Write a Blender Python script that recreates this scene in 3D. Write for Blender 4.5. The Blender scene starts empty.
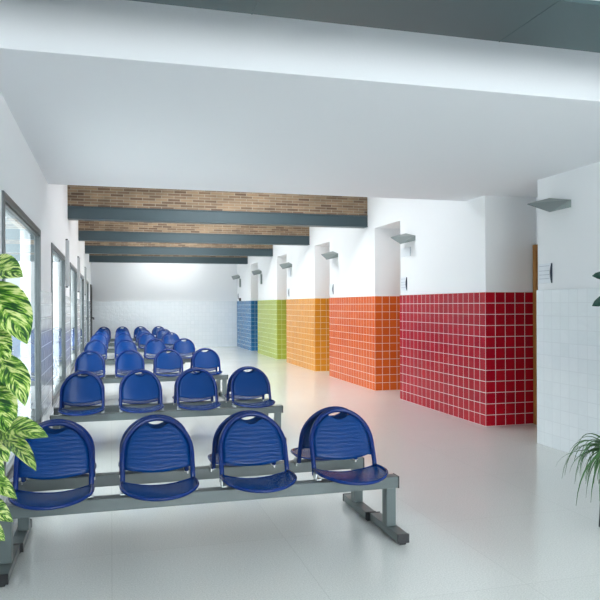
import bpy, bmesh, math, random
from mathutils import Vector, Matrix
random.seed(7)
SC = bpy.context.scene
COL = SC.collection
PI = math.pi

# ---------------------------------------------------------------- materials
def mat(name):
    m = bpy.data.materials.new(name); m.use_nodes = True
    nt = m.node_tree
    return m, nt, nt.nodes['Principled BSDF'], nt.nodes['Material Output']

def plain(name, col, rough=.5, metal=0., spec=.5, bump=0., bscale=60., coat=0., var=0.):
    m, nt, b, o = mat(name)
    b.inputs['Base Color'].default_value = (*col, 1)
    b.inputs['Roughness'].default_value = rough
    b.inputs['Metallic'].default_value = metal
    b.inputs['Specular IOR Level'].default_value = spec
    b.inputs['Coat Weight'].default_value = coat
    if bump or var:
        tc = nt.nodes.new('ShaderNodeTexCoord')
        n = nt.nodes.new('ShaderNodeTexNoise'); n.inputs['Scale'].default_value = bscale; n.inputs['Detail'].default_value = 4
        nt.links.new(tc.outputs['Object'], n.inputs['Vector'])
        if bump:
            bp = nt.nodes.new('ShaderNodeBump'); bp.inputs['Strength'].default_value = bump; bp.inputs['Distance'].default_value = .005
            nt.links.new(n.outputs['Fac'], bp.inputs['Height']); nt.links.new(bp.outputs['Normal'], b.inputs['Normal'])
        if var:
            mx = nt.nodes.new('ShaderNodeMix'); mx.data_type = 'RGBA'
            mx.inputs['A'].default_value = (*[c*(1-var) for c in col], 1); mx.inputs['B'].default_value = (*[min(1, c*(1+var)) for c in col], 1)
            nt.links.new(n.outputs['Fac'], mx.inputs['Factor']); nt.links.new(mx.outputs['Result'], b.inputs['Base Color'])
    return m

def tiles(name, c1, c2, grout, rough=.1, wav=.25, spec=.14, mortar=.026):
    """glazed square tiles, UV in tile units"""
    m, nt, b, o = mat(name)
    uv = nt.nodes.new('ShaderNodeUVMap'); uv.uv_map = 'UVMap'
    br = nt.nodes.new('ShaderNodeTexBrick'); br.offset = 0; br.squash = 1
    br.inputs['Color1'].default_value = (*c1, 1); br.inputs['Color2'].default_value = (*c2, 1); br.inputs['Mortar'].default_value = (*grout, 1)
    br.inputs['Scale'].default_value = 1; br.inputs['Mortar Size'].default_value = mortar; br.inputs['Mortar Smooth'].default_value = .1
    br.inputs['Brick Width'].default_value = 1; br.inputs['Row Height'].default_value = 1; br.inputs['Bias'].default_value = 0
    nt.links.new(uv.outputs['UV'], br.inputs['Vector'])
    nt.links.new(br.outputs['Color'], b.inputs['Base Color'])
    b.inputs['Specular IOR Level'].default_value = spec
    mr = nt.nodes.new('ShaderNodeMapRange'); mr.inputs['To Min'].default_value = rough; mr.inputs['To Max'].default_value = .7
    nt.links.new(br.outputs['Fac'], mr.inputs['Value']); nt.links.new(mr.outputs['Result'], b.inputs['Roughness'])
    # each tile sits at its own slight angle and its glaze waves
    n = nt.nodes.new('ShaderNodeTexNoise'); n.inputs['Scale'].default_value = 1.3; n.inputs['Detail'].default_value = 1
    nt.links.new(uv.outputs['UV'], n.inputs['Vector'])
    sub = nt.nodes.new('ShaderNodeMath'); sub.operation = 'SUBTRACT'
    mul = nt.nodes.new('ShaderNodeMath'); mul.operation = 'MULTIPLY'; mul.inputs[1].default_value = .35
    nt.links.new(br.outputs['Fac'], mul.inputs[0])
    nt.links.new(n.outputs['Fac'], sub.inputs[0]); nt.links.new(mul.outputs[0], sub.inputs[1])
    bp = nt.nodes.new('ShaderNodeBump'); bp.inputs['Strength'].default_value = wav; bp.inputs['Distance'].default_value = .02
    nt.links.new(sub.outputs[0], bp.inputs['Height']); nt.links.new(bp.outputs['Normal'], b.inputs['Normal'])
    return m

def brickwork(name):
    m, nt, b, o = mat(name)
    uv = nt.nodes.new('ShaderNodeUVMap'); uv.uv_map = 'UVMap'
    br = nt.nodes.new('ShaderNodeTexBrick'); br.offset = .5
    br.inputs['Color1'].default_value = (.215, .135, .07, 1); br.inputs['Color2'].default_value = (.06, .024, .012, 1); br.inputs['Mortar'].default_value = (.24, .20, .14, 1)
    br.inputs['Scale'].default_value = 1; br.inputs['Mortar Size'].default_value = .005
    br.inputs['Brick Width'].default_value = .19; br.inputs['Row Height'].default_value = .043; br.inputs['Bias'].default_value = -.2
    nt.links.new(uv.outputs['UV'], br.inputs['Vector'])
    n = nt.nodes.new('ShaderNodeTexNoise'); n.inputs['Scale'].default_value = 3; n.inputs['Detail'].default_value = 5
    nt.links.new(uv.outputs['UV'], n.inputs['Vector'])
    mx = nt.nodes.new('ShaderNodeMix'); mx.data_type = 'RGBA'; mx.blend_type = 'OVERLAY'; mx.inputs['Factor'].default_value = .6
    nt.links.new(br.outputs['Color'], mx.inputs['A']); nt.links.new(n.outputs['Fac'], mx.inputs['B'])
    hs = nt.nodes.new('ShaderNodeHueSaturation'); hs.inputs['Saturation'].default_value = .88; hs.inputs['Value'].default_value = 1.1
    nt.links.new(mx.outputs['Result'], hs.inputs['Color']); nt.links.new(hs.outputs['Color'], b.inputs['Base Color'])
    b.inputs['Roughness'].default_value = .85
    return m

def terrazzo(name):
    m, nt, b, o = mat(name)
    tc = nt.nodes.new('ShaderNodeTexCoord')
    n = nt.nodes.new('ShaderNodeTexNoise'); n.inputs['Scale'].default_value = 130; n.inputs['Detail'].default_value = 3
    n2 = nt.nodes.new('ShaderNodeTexNoise'); n2.inputs['Scale'].default_value = 1.3; n2.inputs['Detail'].default_value = 3
    nt.links.new(tc.outputs['Object'], n.inputs['Vector']); nt.links.new(tc.outputs['Object'], n2.inputs['Vector'])
    cr = nt.nodes.new('ShaderNodeValToRGB')
    cr.color_ramp.elements[0].position = .35; cr.color_ramp.elements[0].color = (.60, .615, .59, 1)
    cr.color_ramp.elements[1].position = .65; cr.color_ramp.elements[1].color = (.74, .75, .72, 1)
    nt.links.new(n.outputs['Fac'], cr.inputs['Fac'])
    br = nt.nodes.new('ShaderNodeTexBrick'); br.offset = 0
    br.inputs['Color1'].default_value = (1, 1, 1, 1); br.inputs['Color2'].default_value = (.97, .97, .97, 1); br.inputs['Mortar'].default_value = (.87, .87, .87, 1)
    br.inputs['Scale'].default_value = 1; br.inputs['Mortar Size'].default_value = .0022; br.inputs['Brick Width'].default_value = 1.0; br.inputs['Row Height'].default_value = 1.0
    nt.links.new(tc.outputs['Object'], br.inputs['Vector'])
    mx = nt.nodes.new('ShaderNodeMix'); mx.data_type = 'RGBA'; mx.blend_type = 'MULTIPLY'; mx.inputs['Factor'].default_value = 1
    nt.links.new(cr.outputs['Color'], mx.inputs['A']); nt.links.new(br.outputs['Color'], mx.inputs['B'])
    nt.links.new(mx.outputs['Result'], b.inputs['Base Color'])
    mr = nt.nodes.new('ShaderNodeMapRange'); mr.inputs['To Min'].default_value = .11; mr.inputs['To Max'].default_value = .17
    nt.links.new(n2.outputs['Fac'], mr.inputs['Value']); nt.links.new(mr.outputs['Result'], b.inputs['Roughness'])
    b.inputs['Specular IOR Level'].default_value = .42
    return m

def perforated(name, col):
    """painted sheet punched with rows of small slots, UV in metres"""
    m, nt, b, o = mat(name)
    uv = nt.nodes.new('ShaderNodeUVMap'); uv.uv_map = 'UVMap'
    b.inputs['Base Color'].default_value = (*col, 1); b.inputs['Roughness'].default_value = .26; b.inputs['Specular IOR Level'].default_value = .27
    br = nt.nodes.new('ShaderNodeTexBrick'); br.offset = .5
    br.inputs['Scale'].default_value = 1; br.inputs['Brick Width'].default_value = .016; br.inputs['Row Height'].default_value = .0085; br.inputs['Mortar Size'].default_value = .0027; br.inputs['Mortar Smooth'].default_value = 0
    nt.links.new(uv.outputs['UV'], br.inputs['Vector'])
    tr = nt.nodes.new('ShaderNodeBsdfTransparent'); mx = nt.nodes.new('ShaderNodeMixShader')
    inv = nt.nodes.new('ShaderNodeMath'); inv.operation = 'SUBTRACT'; inv.inputs[0].default_value = 1
    half = nt.nodes.new('ShaderNodeMath'); half.operation = 'MULTIPLY'; half.inputs[1].default_value = .32
    nt.links.new(br.outputs['Fac'], inv.inputs[1]); nt.links.new(inv.outputs[0], half.inputs[0]); nt.links.new(half.outputs[0], mx.inputs['Fac'])
    # shallow pressed ripples
    w = nt.nodes.new('ShaderNodeTexWave'); w.wave_type = 'BANDS'; w.bands_direction = 'Y'
    w.inputs['Scale'].default_value = 13; w.inputs['Distortion'].default_value = 5.0; w.inputs['Detail'].default_value = 1; w.inputs['Detail Scale'].default_value = .6
    nt.links.new(uv.outputs['UV'], w.inputs['Vector'])
    bp = nt.nodes.new('ShaderNodeBump'); bp.inputs['Strength'].default_value = .17; bp.inputs['Distance'].default_value = .006
    nt.links.new(w.outputs['Fac'], bp.inputs['Height']); nt.links.new(bp.outputs['Normal'], b.inputs['Normal'])
    nt.links.new(b.outputs['BSDF'], mx.inputs[1]); nt.links.new(tr.outputs['BSDF'], mx.inputs[2]); nt.links.new(mx.outputs['Shader'], o.inputs['Surface'])
    return m

def pane_glass(name, tint, ior):
    m, nt, b, o = mat(name)
    nt.nodes.remove(b)
    fr = nt.nodes.new('ShaderNodeFresnel'); fr.inputs['IOR'].default_value = ior
    tr = nt.nodes.new('ShaderNodeBsdfTransparent'); tr.inputs['Color'].default_value = (*tint, 1)
    gl = nt.nodes.new('ShaderNodeBsdfGlossy'); gl.inputs['Roughness'].default_value = .02; gl.inputs['Color'].default_value = (.95, 1, 1, 1)
    mx = nt.nodes.new('ShaderNodeMixShader')
    nt.links.new(fr.outputs['Fac'], mx.inputs['Fac']); nt.links.new(tr.outputs['BSDF'], mx.inputs[1]); nt.links.new(gl.outputs['BSDF'], mx.inputs[2])
    nt.links.new(mx.outputs['Shader'], o.inputs['Surface'])
    return m

def variegated(name):
    """UV: u -1..1 across the blade, v along it (each leaf starts at its own whole number)"""
    m, nt, b, o = mat(name)
    uv = nt.nodes.new('ShaderNodeUVMap'); uv.uv_map = 'UVMap'
    sp = nt.nodes.new('ShaderNodeSeparateXYZ'); nt.links.new(uv.outputs['UV'], sp.inputs['Vector'])
    ab = nt.nodes.new('ShaderNodeMath'); ab.operation = 'ABSOLUTE'; nt.links.new(sp.outputs['X'], ab.inputs[0])
    k = nt.nodes.new('ShaderNodeMath'); k.operation = 'MULTIPLY_ADD'; k.inputs[1].default_value = -.33
    nt.links.new(ab.outputs[0], k.inputs[0]); nt.links.new(sp.outputs['Y'], k.inputs[2])
    a = nt.nodes.new('ShaderNodeMath'); a.operation = 'MULTIPLY'; a.inputs[1].default_value = 15; nt.links.new(k.outputs[0], a.inputs[0])
    c = nt.nodes.new('ShaderNodeMath'); c.operation = 'MULTIPLY'; c.inputs[1].default_value = 1.6; nt.links.new(sp.outputs['X'], c.inputs[0])
    cb = nt.nodes.new('ShaderNodeCombineXYZ'); nt.links.new(a.outputs[0], cb.inputs['X']); nt.links.new(c.outputs[0], cb.inputs['Y'])
    n = nt.nodes.new('ShaderNodeTexNoise'); n.inputs['Scale'].default_value = 1.0; n.inputs['Detail'].default_value = 4; n.inputs['Roughness'].default_value = .6
    nt.links.new(cb.outputs['Vector'], n.inputs['Vector'])
    cr = nt.nodes.new('ShaderNodeValToRGB'); e = cr.color_ramp.elements
    e[0].position = .40; e[0].color = (.008, .05, .016, 1)
    e[1].position = .575; e[1].color = (.66, .70, .30, 1)
    x = e.new(.46); x.color = (.03, .145, .015, 1)
    x = e.new(.52); x.color = (.24, .42, .05, 1)
    nt.links.new(n.outputs['Fac'], cr.inputs['Fac']); nt.links.new(cr.outputs['Color'], b.inputs['Base Color'])
    b.inputs['Roughness'].default_value = .35; b.inputs['Specular IOR Level'].default_value = .4
    bp = nt.nodes.new('ShaderNodeBump'); bp.inputs['Strength'].default_value = .3; bp.inputs['Distance'].default_value = .004
    nt.links.new(n.outputs['Fac'], bp.inputs['Height']); nt.links.new(bp.outputs['Normal'], b.inputs['Normal'])
    return m

WHITE = plain('white plaster', (.82, .835, .85), .75, bump=.15, bscale=90)
CEILW = plain('white ceiling paint', (.76, .78, .81), .8, bump=.1, bscale=70)
FLOOR = terrazzo('pale polished terrazzo')
BRICK = brickwork('tan and brown brick')
STEEL = plain('dark teal painted steel', (.028, .052, .062), .42, var=.12, bscale=4)
STEEL2 = plain('teal grey painted steel cladding', (.052, .088, .096), .4, var=.12, bscale=2)
ALU = plain('brushed aluminium', (.15, .16, .165), .34, metal=.6, var=.1, bscale=30)
ALUD = plain('dark anodised aluminium', (.05, .056, .058), .4, metal=.4)
GLASS = pane_glass('tinted window glass', (.36, .40, .405), 2.2)
CLEAR = pane_glass('clear entrance glass', (.92, .95, .95), 1.5)
WTILE = tiles('white glazed tile', (.80, .83, .85), (.76, .80, .82), (.66, .69, .71), .12, .3, spec=.5, mortar=.028)
TC = {
 'red': tiles('red glazed tile', (.42, .005, .016), (.34, .003, .015), (.82, .70, .70), .05, .5),
 'orange': tiles('orange glazed tile', (.66, .12, .02), (.58, .092, .016), (.82, .74, .62), .10, .5),
 'yellow': tiles('yellow glazed tile', (.68, .27, .022), (.60, .23, .018), (.85, .76, .5), .10, .28),
 'green': tiles('lime green glazed tile', (.38, .45, .06), (.34, .40, .05), (.78, .84, .5), .10, .28),
 'blue': tiles('blue glazed tile', (.018, .15, .35), (.012, .12, .30), (.55, .68, .78), .10, .28)}
WOOD = plain('orange brown varnished wood', (.38, .17, .04), .45, var=.25, bscale=14)
BLUE = plain('glossy blue paint', (.001, .021, .14), .22, spec=.3)
BLUEP = perforated('perforated blue sheet', (.0008, .040, .185))
GREY = plain('grey painted steel', (.09, .113, .113), .35, var=.08, bscale=12)
BLACK = plain('black plastic', (.012, .013, .015), .4)
CHROME = plain('bright zinc bracket', (.42, .44, .45), .3, metal=.8)
LAMPG = plain('grey lacquered sheet metal', (.20, .235, .228), .4, var=.06, bscale=9)
PANEL = plain('light grey sheet', (.36, .38, .39), .4)
PLATE = plain('pale sign plate', (.74, .78, .82), .3)
PRINT = plain('grey print', (.42, .46, .52), .5)
INK = plain('dark blue grey end strip', (.02, .035, .06), .3)
VARI = variegated('variegated leaf')
STEM = plain('green stem', (.07, .16, .03), .5)
FICUS = plain('dark glossy leaf', (.008, .04, .028), .25, var=.3, bscale=9)
SPID = plain('dark green strap leaf', (.05, .14, .04), .4, var=.55, bscale=7)
MOSS = plain('brown coir pole', (.10, .06, .03), .9, bump=.8, bscale=90)
TERRA = plain('grey planter', (.32, .33, .33), .6, var=.1, bscale=8)
SOIL = plain('dark soil', (.03, .02, .015), .95, bump=.8, bscale=60)

# ---------------------------------------------------------------- mesh builder
class MB:
    def __init__(s): s.v = []; s.f = []; s.uv = []; s.mi = []
    def face(s, pts, uv=None, mi=0):
        b = len(s.v); s.v += [tuple(p) for p in pts]
        s.f.append(list(range(b, b+len(pts)))); s.uv.append(uv or [(0, 0)]*len(pts)); s.mi.append(mi)
    def box(s, x0, x1, y0, y1, z0, z1, us=1., mi=0, origin=(0, 0, 0)):
        P = [(x, y, z) for x in (x0, x1) for y in (y0, y1) for z in (z0, z1)]
        Q = [(0, 1, 3, 2, 0), (4, 6, 7, 5, 0), (0, 4, 5, 1, 1), (2, 3, 7, 6, 1), (0, 2, 6, 4, 2), (1, 5, 7, 3, 2)]
        b = len(s.v); s.v += P
        for *q, ax in Q:
            s.f.append([b+i for i in q]); s.mi.append(mi)
            a, c = ((1, 2), (0, 2), (0, 1))[ax]
            s.uv.append([((P[i][a]-origin[a])/us, (P[i][c]-origin[c])/us) for i in q])
    def grid(s, rows, uvs, closed=False, mi=0):
        b = len(s.v); n = len(rows[0])
        for r in rows: s.v += [tuple(p) for p in r]
        for i in range(len(rows)-1):
            for j in range(n if closed else n-1):
                k = (j+1) % n
                s.f.append([b+i*n+j, b+i*n+k, b+(i+1)*n+k, b+(i+1)*n+j]); s.mi.append(mi)
                s.uv.append([uvs[i][j], uvs[i][k], uvs[i+1][k], uvs[i+1][j]])
    def tube(s, path, r, n=10, cap=True, mi=0):
        path = [Vector(p) for p in path]
        rr = r if isinstance(r, (list, tuple)) else [r]*len(path)
        up = None; rows = []
        for i, p in enumerate(path):
            t = (path[min(i+1, len(path)-1)] - path[max(i-1, 0)]).normalized()
            if up is None:
                up = Vector((0, 0, 1)) if abs(t.z) < .9 else Vector((1, 0, 0))
            a = (up - t*up.dot(t)).normalized(); up = a
            c = t.cross(a)
            rows.append([p + (a*math.cos(2*PI*j/n) + c*math.sin(2*PI*j/n))*rr[i] for j in range(n)])
        uv = [[(j/n, i) for j in range(n)] for i in range(len(rows))]
        s.grid(rows, uv, closed=True, mi=mi)
        if cap:
            s.face(list(reversed(rows[0])), mi=mi); s.face(rows[-1], mi=mi)
    def lathe(s, prof, n=32, mi=0):
        rows = [[(r*math.cos(2*PI*j/n), r*math.sin(2*PI*j/n), z) for j in range(n)] for r, z in prof]
        s.grid(rows, [[(j/n, z) for j in range(n)] for r, z in prof], closed=True, mi=mi)
    def build(s, name, mats, parent=None, smooth=False, bevel=0, solid=0, sub=0):
        me = bpy.data.meshes.new(name)
        me.from_pydata(s.v, [], s.f)
        if not isinstance(mats, (list, tuple)): mats = [mats]
        for m in mats: me.materials.append(m)
        ul = me.uv_layers.new(name='UVMap')
        k = 0
        for p, uv in zip(me.polygons, s.uv):
            for i, li in enumerate(p.loop_indices): ul.data[li].uv = uv[i]
        for p, mi in zip(me.polygons, s.mi): p.material_index = mi; p.use_smooth = smooth
        bm = bmesh.new(); bm.from_mesh(me)
        bmesh.ops.remove_doubles(bm, verts=bm.verts, dist=1e-6)
        bmesh.ops.recalc_face_normals(bm, faces=bm.faces)
        bm.to_mesh(me); bm.free()
        o = bpy.data.objects.new(name, me); COL.objects.link(o)
        if parent: o.parent = parent
        if solid:
            md = o.modifiers.new('solid', 'SOLIDIFY'); md.thickness = solid; md.offset = 0
        if bevel:
            md = o.modifiers.new('bevel', 'BEVEL'); md.width = bevel; md.segments = 2; md.limit_method = 'ANGLE'
        if sub:
            md = o.modifiers.new('sub', 'SUBSURF'); md.levels = sub; md.render_levels = sub
        return o

def structure(o, label=None):
    o['kind'] = 'structure'
    if label: o['label'] = label
    return o
def tag(o, label, cat, group=None):
    o['label'] = label; o['category'] = cat
    if group: o['group'] = group
    return o
def empty(name, loc, rz=0):
    e = bpy.data.objects.new(name, None); COL.objects.link(e)
    e.location = loc; e.rotation_euler = (0, 0, rz); e.empty_display_size = .1
    return e

# ---------------------------------------------------------------- the place: X right, Y along the corridor, Z up
L, R, RN = -.615, 4.136, 4.81          # left wall, tiled fronts on the right, back of the door niches
Y0, Y1 = -4., 23.05
HL, HH = 2.65, 3.7                     # low and high ceilings
DADO, TS = 1.541, 1.541/12
YA, YB = 3.58, 7.45                    # the lowered ceiling
blocks = [(3.586+3.408*k, 3.586+3.408*k+2.41) for k in range(6)]
blocks[0] = (3.586, 6.015)
wins = [(.95, 3.15)] + [(4.33+3.43*k, 4.33+3.43*k+2.19) for k in range(5)]
WZ0, WZ1 = .32, 2.08

m = MB(); m.box(L-.2, 5.0, Y0-.2, Y1+.2, -.15, 0)
structure(m.build('floor', FLOOR))

# left wall with its window openings
m = MB(); TH = .16
m.box(L-TH, L, Y0-.2, Y1+.2, WZ1, HH+.2); m.box(L-TH, L, Y0-.2, Y1+.2, 0, WZ0)
ed = [Y0-.2] + [e for w in wins for e in w] + [Y1+.2]
for i in range(0, len(ed), 2): m.box(L-TH, L, ed[i], ed[i+1], WZ0, WZ1)
structure(m.build('wall_left', WHITE))
m = MB()
FD = (22.05, 22.95)                    # dark door at the far end of the left wall
m.box(L, L+.01, Y0, FD[0]-.05, 0, WZ0-.02, TS)
ed2 = [Y0] + [e for w in wins for e in (w[0]-.03, w[1]+.03)] + [FD[0]-.05]
for i in range(0, len(ed2), 2): m.box(L, L+.01, ed2[i], ed2[i+1], WZ0-.02, DADO, TS)
structure(m.build('trim_1', WTILE), 'white glazed tile dado along the left wall')

# far wall
m = MB(); m.box(L, 4.9, Y1, Y1+.2, 0, HH+.2)
structure(m.build('wall_back', WHITE))
m = MB(); m.box(L, R+.01, Y1-.01, Y1, 0, DADO, TS)
structure(m.build('trim_2', WTILE), 'white glazed tile dado on the far end wall')

# right wall: projecting blocks and door niches between them
m = MB()
for a, b in blocks: m.box(R+.01, 4.95, a+.01, b-.01, 0, HL)
for k in range(len(blocks)-1): m.box(RN, 4.95, blocks[k][1]-.01, blocks[k+1][0]+.01, 0, HL)
m.box(R+.01, 4.95, YB-.15, Y1, HL, HH+.2)
m.box(RN, 4.95, Y0-.2, YA+.02, 0, HH+.2)
structure(m.build('wall_right', WHITE))
names = ['white', 'red', 'orange', 'yellow', 'green', 'blue']
for k, (a, b) in enumerate(blocks):
    m = MB(); m.box(R, RN, a, b, 0, DADO, TS, origin=(R, a, 0))
    structure(m.build('trim_%d' % (k+3), WTILE if k == 0 else TC[names[k]]), names[k] + ' glazed tile dado around the projecting wall block')

# ceilings
m = MB()
m.box(L-.1, RN+.1, YA, YB, HL, HH+.3)                    # lowered part
m.box(L-.1, RN+.1, Y0-.2, 2.489, 2.70, HH+.3)              # entrance
edges = [YB, 10.726, 14.2, 17.67, 21.14, Y1+.2]
SX = (1.05, 2.65)
sky = []
for i in range(5):
    a, b = edges[i], edges[i+1]
    s0, s1 = (a+.9, b-1.05) if i < 3 else ((a+1.2, b-1.3) if i == 3 else (a+.6, b-.95))
    sky.append((s0, s1))
    m.box(L-.1, SX[0], a, b, HH, HH+.2); m.box(SX[1], 4.9, a, b, HH, HH+.2)
    m.box(SX[0], SX[1], a, s0, HH, HH+.2); m.box(SX[0], SX[1], s1, b, HH, HH+.2)
GAP = (2.98, YA)
m.box(L-.1, RN+.1, 2.5, 3.0, HH, HH+.2); m.box(L-.1, RN+.1, 3.09, YA, HH, HH+.2)  # narrow roof slot left open here, added to brighten the top of the fascia
m.box(L-.1, .2, 3.0, 3.09, HH, HH+.2); m.box(4.2, RN+.1, 3.0, 3.09, HH, HH+.2)
structure(m.build('ceiling', CEILW))

# steel beams with brick on top
for i, y in enumerate(edges[1:5]):
    m = MB()
    m.box(L, R+.01, y, y+.2, 2.70, 2.713); m.box(L, R+.01, y, y+.2, 2.878, 2.892)
    m.box(L, R+.01, y+.012, y+.188, 2.713, 2.878)
    structure(m.build('trim_%d' % (i+9), STEEL), 'dark painted steel ceiling beam')
    m = MB(); m.box(L, R+.01, y+.015, y+.185, 2.892, HH, 1., origin=(.07*i, 0, .02*i))
    structure(m.build('wall_%s' % ['first', 'second', 'third', 'fourth'][i], BRICK), 'brickwork standing on the steel beam')
m = MB(); m.box(L, RN, 2.49, 2.96, 2.682, 3.2)
for x in (.6, 1.83, 3.06): m.box(x, x+.006, 2.49, 2.96, 2.680, 2.682)
structure(m.build('trim_13', STEEL2), 'dark steel clad beam overhead')

# entrance glazing behind the camera
m = MB()
EX, EZ = (-.5, 4.6), (.06, 2.68)
m.box(L-.2, EX[0], Y0-.2, Y0, 0, HH+.3); m.box(EX[1], 4.95, Y0-.2, Y0, 0, HH+.3)
m.box(EX[0], EX[1], Y0-.2, Y0, EZ[1], HH+.3); m.box(EX[0], EX[1], Y0-.2, Y0, 0, EZ[0])
structure(m.build('wall_front', WHITE))
m = MB()
for i in range(4):
    x = EX[0] + (EX[1]-EX[0]-.06)*i/3
    m.box(x, x+.06, Y0-.14, Y0-.06, *EZ)
m.box(EX[0], EX[1], Y0-.14, Y0-.06, EZ[0], EZ[0]+.06); m.box(EX[0], EX[1], Y0-.14, Y0-.06, EZ[1]-.06, EZ[1])
w7 = structure(m.build('window_7', ALU))
m = MB(); m.face([(EX[0]+.01, Y0-.1, EZ[0]+.01), (EX[1]-.01, Y0-.1, EZ[0]+.01), (EX[1]-.01, Y0-.1, EZ[1]-.01), (EX[0]+.01, Y0-.1, EZ[1]-.01)])
m.build('pane', CLEAR, w7)

# windows of the left wall
for i, (a, b) in enumerate(wins):
    m = MB(); F = .046
    x0, x1 = L-.07, L+.014
    m.box(x0, x1, a, a+F, WZ0, WZ1); m.box(x0, x1, b-F, b, WZ0, WZ1)
    m.box(x0, x1, a+F, b-F, WZ1-F, WZ1); m.box(x0, x1, a+F, b-F, WZ0, WZ0+F)
    w = structure(m.build('window_%d' % (i+1), ALU, bevel=.004))
    m = MB(); g = .018                                   # dark glazing bead
    A, B, C, D = a+F, b-F, WZ0+F, WZ1-F
    bx0, bx1 = L-.03, L+.004
    m.box(bx0, bx1, A, A+g, C, D); m.box(bx0, bx1, B-g, B, C, D); m.box(bx0, bx1, A+g, B-g, C, C+g); m.box(bx0, bx1, A+g, B-g, D-g, D)
    m.build('glazing_bead', ALUD, w)
    m = MB(); xg = L-.012
    m.face([(xg, A, C), (xg, B, C), (xg, B, D), (xg, A, D)])
    m.build('pane', GLASS, w)

# doors
def niche_door(k):
    a, b = blocks[k][1]+.012, blocks[k+1][0]-.012
    m = MB(); x0, x1 = RN-.06, RN
    m.box(x0, x1, a, a+.07, 0, 2.09); m.box(x0, x1, b-.07, b, 0, 2.09); m.box(x0, x1, a+.07, b-.07, 2.02, 2.09)
    d = structure(m.build('door_%d' % (k+1), WOOD, bevel=.004), 'wooden door and frame in the niche')
    m = MB(); m.box(RN-.04, RN-.002, a+.072, b-.072, .006, 2.018)
    m.build('door_leaf', WOOD, d, bevel=.003)
    m = MB(); m.tube([(RN-.04, a+.14, 1.03), (RN-.09, a+.14, 1.03), (RN-.09, a+.26, 1.03)], .009)
    m.build('door_handle', CHROME, d, smooth=True)
for k in range(5): niche_door(k)
m = MB()
m.box(L, L+.035, FD[0]-.05, FD[0], 0, 2.06); m.box(L, L+.035, FD[1], FD[1]+.05, 0, 2.06); m.box(L, L+.035, FD[0], FD[1], 2.0, 2.06)
d = structure(m.build('door_6', BLACK), 'black framed door at the far end of the left wall')
m = MB(); m.box(L, L+.02, FD[0]+.003, FD[1]-.003, .006, 1.997); m.build('door_leaf', ALUD, d)
m = MB(); m.tube([(L+.02, FD[0]+.09, 1.03), (L+.10, FD[0]+.09, 1.03), (L+.10, FD[0]+.22, .98)], .018); m.build('door_handle', BLACK, d, smooth=True)

# ---------------------------------------------------------------- benches
SEATX = (-.304, .256, .816, 1.376)
def seat_pan():
    m = MB(); rows = []; uvs = []; N = 16; H = .206
    A = [0, .12, .25, .38, .5] ; ang = [PI/2*t/11 for t in range(1, 12)]
    prof = [(-.12*t/.5, H*(.965+.035*min(1, t/.25))) for t in A] + [(-.12-.215*math.sin(a), max(H*math.cos(a), .012)) for a in ang]
    for y, w in prof:
        f = -y/.335
        r = []; u_ = []
        for j in range(N+1):
            u = -1+2*j/N
            x = u*w
            edge = (x/H)**2
            z = .412 - .034*(1-edge)*(1-.75*f) - .012*max(0, (f-.55)/.45)**2
            r.append((x, y, z)); u_.append((x, y))
        rows.append(r); uvs.append(u_)
    m.grid(rows, uvs)
    return m, rows
def arch(z):                       # how far the back leans at height z
    t = max(0, (z-.40)/.36)
    return .15*t
def loop_path(hw, top, z0, n=22):
    c = top-hw
    p = [(-hw, arch(z), z) for z in (z0, z0+.06, z0+.11)]
    p += [(-hw*math.cos(PI*k/n), 0, c+hw*math.sin(PI*k/n)) for k in range(0, n+1)]
    p += [(hw, arch(z), z) for z in (z0+.11, z0+.06, z0)]
    return [(x, arch(z), z) for x, y, z in p]
def back_panel():
    m = MB(); hw = .183; top = .722; c = top-hw; bot = .476
    rows = []; uvs = []; N = 16; K = 18
    def half(z): return hw if z < c else math.sqrt(max(0, hw*hw-(z-c)**2))
    zs = [bot + (top-.004-bot)*(1-(1-i/K)**1.5) for i in range(K+1)]
    for z in zs:
        w = half(z); r = []; u_ = []
        for j in range(N+1):
            u = -1+2*j/N; x = u*w
            zz = z - .022*(1-u*u)*max(0, 1-(z-bot)/.12) if z < bot+.12 else z
            if z > top-.07:         # hand hole: the top edge of the sheet dips away from the tube
                lim = .684 + .055*min(1, (abs(x)/.085))**2.2
                zz = min(zz, lim)
            y = arch(zz) - .022*(1-(x/hw)**2)
            r.append((x, y, zz)); u_.append((x, zz))
        rows.append(r); uvs.append(u_)
    m.grid(rows, uvs)
    return m

def make_seat(parent, x):
    m, rows = seat_pan()
    pan = m.build('seat', BLUEP, parent, smooth=True, solid=.005)
    pan.location = (x, -.175, 0)
    rim = [r[0] for r in rows] + [p for p in rows[-1][1:-1]][::4] + [r[-1] for r in reversed(rows)]
    rim = [(p[0], p[1], p[2]) for p in rim]
    m = MB(); m.tube(rim, .0095, 8); m.tube([rows[0][0]] + rows[0][2:-2:2] + [rows[0][-1]], .006, 6)
    m.build('seat_rim', BLUE, pan, smooth=True)
    m = MB(); m.tube(loop_path(.196, .737, .372), .0145, 12)
    for s in (-1, 1):
        m.tube([(s*.170, .034, .474), (s*.2105, .034, .474)], .007, 8)
    fr = m.build('back_frame', BLUE, pan, smooth=True)
    back_panel().build('backrest', BLUEP, pan, smooth=True, solid=.004)
    for s in (-1, 1):
        m = MB(); m.box(s*.206-.003, s*.206+.003, -.075, -.02, .345, .395)
        m.box(s*.196-.014, s*.196+.014, -.10, .004, .366, .371)
        m.build('bracket', CHROME, pan)
    return pan

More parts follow.
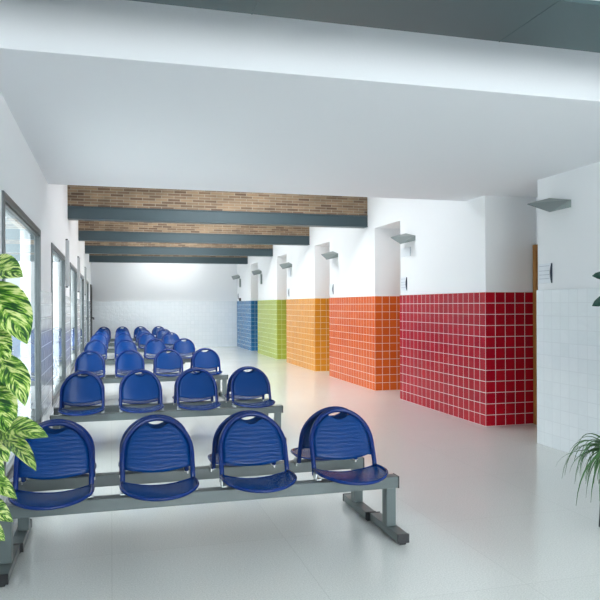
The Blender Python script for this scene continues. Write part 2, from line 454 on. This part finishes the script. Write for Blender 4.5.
def make_bench(XL, XR, legs):
    root = empty('waiting_bench', (0, 0, 0))
    m = MB(); m.box(XL+.006, XR-.006, -.305, -.225, .292, .361)
    bm = m.build('beam', GREY, root, bevel=.004)
    for x in (XL, XR-.008):
        m = MB(); m.box(x, x+.008, -.307, -.223, .290, .363); m.build('end_cap', BLACK, bm, bevel=.002)
    for x in legs:
        m = MB(); m.box(x, x+.07, -.445, -.012, .014, .062); m.box(x-.006 if x > 0 else x+.004, x+.056 if x > 0 else x+.066, -.30, -.23, .062, .292)
        lg = m.build('leg', GREY, root, bevel=.004)
        for y0, y1, f0, f1 in ((-.46, -.444, -.45, -.41), (-.0125, -.002, -.06, -.02)):
            m = MB(); m.box(x-.001, x+.071, y0, y1, .012, .064); m.build('foot_cap', BLACK, lg, bevel=.003)
            m = MB(); m.box(x+.015, x+.055, f0, f1, 0, .0145); m.build('glide', BLACK, lg, bevel=.003)
    for x in SEATX: make_seat(root, x)
    return root
def copy_tree(o, parent=None):
    c = o.copy(); COL.objects.link(c)
    if parent: c.parent = parent
    for ch in o.children: copy_tree(ch, c)
    return c

MID = [4.135, 7.15, 10.45, 13.72, 16.95, 19.6, 22.2]
where = ['nearest to the camera', 'second from the camera', 'third from the camera', 'fourth from the camera', 'fifth from the camera', 'sixth from the camera', 'farthest back']
protos = [make_bench(-.59, 1.677, (-.569, 1.601)), make_bench(-.582, 1.667, (-.576, 1.555))]
for k, y in enumerate(MID):
    for side in (0, 1):
        o = protos[side] if k == 0 else copy_tree(protos[side])
        if side == 0:
            o.location = (0, y, 0)
        else:
            o.location = (1.072, y, 0); o.rotation_euler = (0, 0, PI)
        o.location.x += (0, .03, .01, .02, .03, .06, .09)[k]
        tag(o, 'blue four-seat bench %s the camera, in the back-to-back pair %s' % (['facing', 'turned away from'][side], where[k]), 'bench', 'blue waiting benches')

# ---------------------------------------------------------------- fittings on the right wall
def hull(pts):
    bm = bmesh.new()
    for p in pts: bm.verts.new(p)
    r = bmesh.ops.convex_hull(bm, input=bm.verts)
    bmesh.ops.dissolve_limit(bm, angle_limit=.02, verts=bm.verts, edges=bm.edges)
    m = MB()
    for f in bm.faces: m.face([v.co for v in f.verts])
    bm.free(); return m
on = ['white-tiled block on the right', 'red-tiled block', 'orange-tiled block', 'yellow-tiled block', 'green-tiled block', 'blue-tiled block']
lamp0 = None
for k, (a, b) in enumerate(blocks):
    if lamp0 is None:
        lamp0 = hull([(0, 0, .03), (0, 0, -.04), (-.232, 0, -.095), (-.225, .37, .03), (-.22, .36, .037), (0, .33, .095), (0, .33, .03)]).build('wall_lamp', LAMPG)
        o = lamp0
    else:
        o = lamp0.copy(); COL.objects.link(o)
    o.location = (R+.011, b-.53, 2.345)
    tag(o, 'grey folded metal wall lamp above the ' + on[k], 'lamp', 'wall lamps along the right wall')

def plaque(a0, a1, z0, z1, cat, label, lines, group):
    o = empty('room_sign' if cat == 'sign' else 'number_plate', (R+.01, a0, z0))
    w, h = a1-a0, z1-z0
    m = MB(); m.box(-.012, .004, .012, w, 0, h); m.build('plate', PLATE, o, bevel=.002)
    m = MB()                                           # bowed dark end strip
    n = 10; rows = []
    for i in range(n+1):
        z = h*i/n; bw = .006+(.016 if lines is not None else .004)*math.sin(PI*i/n)
        rows.append([(-bw, 0, z), (-bw, .012, z), (0, .012, z), (0, 0, z)])
    m.grid(rows, [[(0, 0)]*4]*(n+1), closed=True); m.face(rows[0]); m.face(rows[-1])
    m.build('end_strip', INK if lines is not None else PRINT, o)
    if lines:
        m = MB()
        for z in lines: m.box(-.0128, -.012, .03, w-.02, h*z, h*z+.005)
        m.build('printed_lines', PRINT, o)
    tag(o, label, 'sign', group)
LN = [.22, .42, .62, .86]
for k in (0, 1, 2, 3, 5):
    a, b = blocks[k]
    plaque(b-.245, b-.03, 1.605, 1.80, 'sign', 'pale sign plate with a dark bowed edge on the ' + on[k], LN if k < 2 else [], 'room signs')
plaque(blocks[1][1]-.375, blocks[1][1]-.05, 2.10, 2.23, 'plate', 'small blank white plate under the lamp on the red-tiled block', None, 'small plates under the lamps')
plaque(blocks[3][1]-.42, blocks[3][1]-.2, 2.08, 2.25, 'plate', 'small blank white plate under the lamp on the yellow-tiled block', None, 'small plates under the lamps')
def strip(name, loc, w, d, h, mm, label, group, cat='sign'):
    m = MB(); m.box(-d, 0, 0, w, 0, h)
    o = m.build(name, mm, bevel=.003); o.location = loc
    tag(o, label, cat, group); return o
strip('hanging_sign', (R+.01, blocks[4][1]-.62, 2.0), .04, .05, .28, LAMPG, 'narrow upright grey sign below the lamp on the green-tiled block', 'narrow upright signs')
strip('hanging_sign', (R+.01, blocks[5][1]-.72, 2.0), .04, .05, .28, LAMPG, 'narrow upright grey sign below the lamp on the blue-tiled block', 'narrow upright signs')
strip('call_box', (R+.01, blocks[5][1]-.72, DADO), .09, .06, .1, BLACK, 'small black box resting on top of the blue tiles', None, 'box')

# upright panels between the windows
for i, y in enumerate((10.2, 13.75, 17.4)):
    o = empty('wall_panel', (L, y, 1.68))
    m = MB(); m.box(0, .047, 0, .10, 0, .65); m.build('panel', PANEL, o, bevel=.004)
    for z in (-.02, .65):
        m = MB(); m.box(.0, .03, .01, .09, z, z+.02); m.build('end_cap', ALUD, o)
    tag(o, 'slim upright grey panel on the left wall %s' % ['after the second window', 'after the third window', 'after the fourth window'][i], 'panel', 'slim panels between the windows')

# ---------------------------------------------------------------- plants
F_, YAW, ROLL, CY, EYE = 684.42, .2696, -.004, 305.06, 1.40
cy_, sy_ = math.cos(YAW), math.sin(YAW)
def at(px, py, z):                  # a spot seen at (px, py), z metres ahead of the lens
    u = px-300; v = py-CY
    X = (u*math.cos(ROLL) + v*math.sin(ROLL))/F_*z; Yd = (-u*math.sin(ROLL) + v*math.cos(ROLL))/F_*z
    return Vector((z*sy_ + X*cy_, z*cy_ - X*sy_, EYE-Yd))

def leaf(m, base, tip, normal, W, fold=.25, droop=.15, vid=0, shape=.75, nu=8, nv=12, wave=.0, pw=.8):
    base, tip = Vector(base), Vector(tip); ax = tip-base; Ln = ax.length; a = ax.normalized()
    n = Vector(normal); n = (n-a*n.dot(a)).normalized(); s = a.cross(n)
    rows = []; uvs = []
    for i in range(nv+1):
        v = i/nv
        w = W*max(.02, math.sin(PI*min(1, v**shape*.97+.03)))**pw
        if i == nv: w = W*.02
        r = []; u_ = []
        for j in range(nu+1):
            u = -1+2*j/nu
            back = -.10*Ln*abs(u)**2*(1-v)**2 * (1 if v < .4 else .5)
            p = base + a*(Ln*v+back) + s*(u*w) + n*(abs(u)*w*fold + droop*Ln*(4*v*(1-v))*.5 + wave*math.sin(v*9+u*2+vid)*abs(u)*w)
            r.append(p); u_.append((u, v+vid*2.37))
        rows.append(r); uvs.append(u_)
    m.grid(rows, uvs)

# variegated climber by the left wall
pole = at(-42, 305, 1.95)
PX, PY = pole.x, pole.y
t = empty('climbing_plant', (PX, PY, 0))
tag(t, 'climbing plant with large cream-streaked green leaves at the left edge', 'plant')
m = MB(); m.lathe([(.0, 0), (.115, 0), (.135, .02), (.165, .30), (.172, .30), (.172, .33), (.155, .33), (.15, .28), (0, .28)]); m.build('pot', TERRA, t, smooth=False)
m = MB(); m.lathe([(0, .30), (.148, .285)]); m.build('soil', SOIL, t)
m = MB(); m.tube([(0, 0, .27), (0, 0, 1.72)], .028, 12); m.build('pole', MOSS, t, smooth=True)
o0 = Vector((PX, PY, 0))
lv = [ # base px, tip px, depth base/tip, half width m, droop, normal mix
 ((-14, 268), (23, 277), 1.92, 1.84, .050, .10, (.25, -.9, .35)),
 ((-14, 288), (27, 344), 1.90, 1.80, .070, .12, (.45, -.85, .25)),
 ((-14, 330), (9, 362), 1.94, 1.90, .045, .10, (.2, -.9, .3)),
 ((0, 358), (25, 406), 1.90, 1.82, .045, .15, (.5, -.8, .3)),
 ((-12, 385), (12, 436), 1.92, 1.84, .052, .1, (.2, -.9, .2)),
 ((-2, 432), (48, 437), 1.88, 1.76, .042, .12, (.1, -.8, .6)),
 ((2, 436), (36, 471), 1.86, 1.74, .030, .1, (.5, -.8, .2)),
 ((-14, 420), (8, 462), 1.93, 1.88, .045, .1, (.1, -.9, .2)),
 ((-16, 474), (17, 499), 1.95, 1.88, .028, .1, (.3, -.9, .3)),
 ((-16, 503), (13, 522), 1.92, 1.84, .030, .12, (.0, -.8, .5)),
 ((-16, 524), (5, 541), 1.92, 1.86, .026, .1, (.1, -.8, .4)),
 ((-20, 446), (4, 478), 1.95, 1.92, .03, .1, (.2, -.9, .3)),
]
m = MB(); st = MB()
for i, (b, tp, zb, zt, W, dr, n) in enumerate(lv):
    B = at(*b, zb)-o0; T = at(*tp, zt)-o0
    leaf(m, B, T, n, W, .22, dr, i+1, wave=.06)
    st.tube([(.02, 0, B.z-.07), (B*.5+Vector((0, 0, .5*(B.z-.02)+0))*0+Vector((0, 0, 0))), B], .0045, 6) if False else st.tube([(.02*math.copysign(1, B.x), -.02, B.z-.06), ((.02+B.x)/2, (B.y-.02)/2, B.z+.0), tuple(B)], .0045, 6)
for i in range(9):                  # leaves round the other side of the pole
    z = .5+i*.14; an = 2.2+i*1.1
    d = Vector((math.cos(an)*.11, math.sin(an)*.11, 0))
    if d.x > .03 and d.y < .05: d.x = -d.x
    leaf(m, d*.5+Vector((0, 0, z)), d*1.25+Vector((0, 0, z-.12)), (d.x, d.y, .05), .045, .2, .1, 20+i)
m.build('foliage', VARI, t, smooth=True)
st.tube([(.03*math.cos(i*.9), .03*math.sin(i*.9), .28+.09*i) for i in range(15)], .006, 6)
st.build('stem', STEM, t, smooth=True)
# darker hanging leaves low on the climber are part of the same plant

# spider plant on a small stand
c = at(617, 445, 4.25)
t = empty('spider_plant', (c.x, c.y, 0))
tag(t, 'arching strap-leaved green plant at the right edge before the white tiles', 'plant')
ch = c.z
m = MB()
for k in range(4):
    an = PI/4+PI/2*k
    m.tube([(.085*math.cos(an), .085*math.sin(an), ch-.24), (.10*math.cos(an), .10*math.sin(an), 0)], .008, 8)
m.lathe([(0, ch-.245), (.105, ch-.245), (.105, ch-.228), (0, ch-.228)], 24)
m.build('stand', ALUD, t)
m = MB(); m.lathe([(0, ch-.227), (.06, ch-.227), (.075, ch-.06), (.08, ch-.06), (.08, ch-.04), (.07, ch-.04), (.066, ch-.07), (0, ch-.07)], 24); m.build('pot', TERRA, t)
m = MB()
rnd = random.Random(3)
for i in range(120):
    an = 2*PI*i/120*7 + rnd.uniform(-.2, .2)
    el = rnd.uniform(.1, 1.25); ln = rnd.uniform(.26, .42)
    rad = ln*rnd.uniform(.5, .95); rise = .16*el; fall = rnd.uniform(.14, .33)
    wd = rnd.uniform(.008, .013)
    d = Vector((math.cos(an), math.sin(an), 0)); s = Vector((-math.sin(an), math.cos(an), 0))
    rows = []; uvs = []; n = 10
    for k in range(n+1):
        q = k/n
        p = d*(rad*(1-(1-q)**1.4)) + Vector((0, 0, ch-.06 + rise*4*q*(1-.5*q)*.5 - fall*q**2.6))
        w = wd*(1-.9*q**2)
        rows.append([p-s*w+Vector((0, 0, w*.5)), p, p+s*w+Vector((0, 0, w*.5))]); uvs.append([(0, q), (.5, q), (1, q)])
    m.grid(rows, uvs)
m.build('foliage', SPID, t, smooth=True)

# rubber plant just beyond the right edge
c = at(640, 330, 4.65)
t = empty('rubber_plant', (c.x, c.y, 0))
tag(t, 'tall plant with dark oval leaves reaching in at the right edge above the white tiles', 'plant')
o0 = Vector((c.x, c.y, 0))
m = MB(); m.lathe([(0, 0), (.11, 0), (.15, .28), (.155, .28), (.155, .31), (.14, .31), (.135, .27), (0, .27)], 28); m.build('pot', TERRA, t)
st = MB(); st.tube([(0, 0, .26), (.003, .003, .9), (0, .0, 1.98)], [.016, .013, .008], 10)
for b in (at(630, 280, 4.62), at(628, 292, 4.62), at(632, 262, 4.62)):
    q = b-o0; st.tube([(0, 0, q.z-.04), (q.x*.5, q.y*.5, q.z-.015), tuple(q)], .005, 6)
st.build('stem', STEM, t, smooth=True)
m = MB()
leaf(m, at(630, 280, 4.62)-o0, at(592, 276, 4.52)-o0, (-.3, -.85, .4), .042, .15, .12, 1, 1.0, pw=.5)
leaf(m, at(628, 292, 4.62)-o0, at(592, 306, 4.50)-o0, (-.3, -.85, .4), .044, .15, .2, 2, 1.0, pw=.5)
leaf(m, at(632, 262, 4.62)-o0, at(603, 252, 4.50)-o0, (-.2, -.4, .9), .045, .15, .25, 3, .8)
for i in range(26):
    z = .62+i*.052; an = i*2.4+.6
    d = Vector((math.cos(an), math.sin(an), 0))
    if d.x < -.2: d = Vector((-d.x, d.y, 0))
    leaf(m, d*.008+Vector((0, 0, z)), d*.24+Vector((0, 0, z+.07)), (-d.x*.6, -d.y*.6, .9), .052, .15, .15, 5+i, 1.0, pw=.7)
m.build('foliage', FICUS, t, smooth=True)

# ---------------------------------------------------------------- daylight: overcast sky through windows and roof lights
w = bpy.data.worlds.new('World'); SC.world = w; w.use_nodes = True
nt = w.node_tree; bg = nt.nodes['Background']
tc = nt.nodes.new('ShaderNodeTexCoord'); sp = nt.nodes.new('ShaderNodeSeparateXYZ'); nt.links.new(tc.outputs['Generated'], sp.inputs['Vector'])
cr = nt.nodes.new('ShaderNodeValToRGB'); e = cr.color_ramp.elements
e[0].position = .44; e[0].color = (.42, .43, .43, 1)
e[1].position = 1.0; e[1].color = (.97, .99, 1.0, 1)
x = e.new(.47); x.color = (.20, .23, .25, 1)
x = e.new(.55); x.color = (.22, .25, .27, 1)
x = e.new(.60); x.color = (.68, .71, .73, 1)
mr = nt.nodes.new('ShaderNodeMapRange'); mr.inputs['From Min'].default_value = -1
nt.links.new(sp.outputs['Z'], mr.inputs['Value']); nt.links.new(mr.outputs['Result'], cr.inputs['Fac'])
nt.links.new(cr.outputs['Color'], bg.inputs['Color'])
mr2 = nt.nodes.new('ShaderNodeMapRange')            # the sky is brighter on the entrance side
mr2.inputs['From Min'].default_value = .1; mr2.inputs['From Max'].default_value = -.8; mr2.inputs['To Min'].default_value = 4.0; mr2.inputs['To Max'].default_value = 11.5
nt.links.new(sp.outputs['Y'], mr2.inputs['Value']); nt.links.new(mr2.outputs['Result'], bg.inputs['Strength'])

def portal(name, loc, sx, sy, rot):
    l = bpy.data.lights.new(name, 'AREA'); l.shape = 'RECTANGLE'; l.size = sx; l.size_y = sy
    l.cycles.is_portal = True
    o = bpy.data.objects.new(name, l); COL.objects.link(o); o.location = loc; o.rotation_euler = rot
for a, b in wins: portal('window_daylight', (L-.14, (a+b)/2, (WZ0+WZ1)/2), WZ1-WZ0, b-a, (0, -PI/2, 0))
for a, b in sky: portal('roof_daylight', ((SX[0]+SX[1])/2, (a+b)/2, HH+.1), SX[1]-SX[0], b-a, (0, 0, 0))
portal('roof_daylight', (2.2, 3.045, HH+.1), 4.0, .09, (0, 0, 0))  # sky light through the added slot above the fascia, not a known roof light
portal('entrance_daylight', ((EX[0]+EX[1])/2, Y0-.17, (EZ[0]+EZ[1])/2), EX[1]-EX[0], EZ[1]-EZ[0], (PI/2, 0, 0))

# ---------------------------------------------------------------- camera
cam = bpy.data.cameras.new('Camera'); co = bpy.data.objects.new('Camera', cam); COL.objects.link(co)
cam.sensor_width = 36; cam.lens = 36*F_/600; cam.shift_y = (CY-300)/600; cam.clip_start = .05
M = Matrix.Rotation(-YAW, 4, 'Z') @ Matrix.Rotation(PI/2, 4, 'X') @ Matrix.Rotation(ROLL, 4, 'Z')
co.rotation_euler = M.to_euler(); co.location = (0, 0, EYE)
SC.camera = co

SC.view_settings.view_transform = 'Standard'; SC.view_settings.look = 'None'
SC.view_settings.exposure = 1.6; SC.view_settings.gamma = 1; SC.view_settings.use_curve_mapping = False
cy = SC.cycles
cy.use_denoising = True; cy.max_bounces = 10; cy.diffuse_bounces = 6; cy.glossy_bounces = 4; cy.transparent_max_bounces = 24
cy.sample_clamp_indirect = 8; cy.caustics_reflective = False; cy.caustics_refractive = False
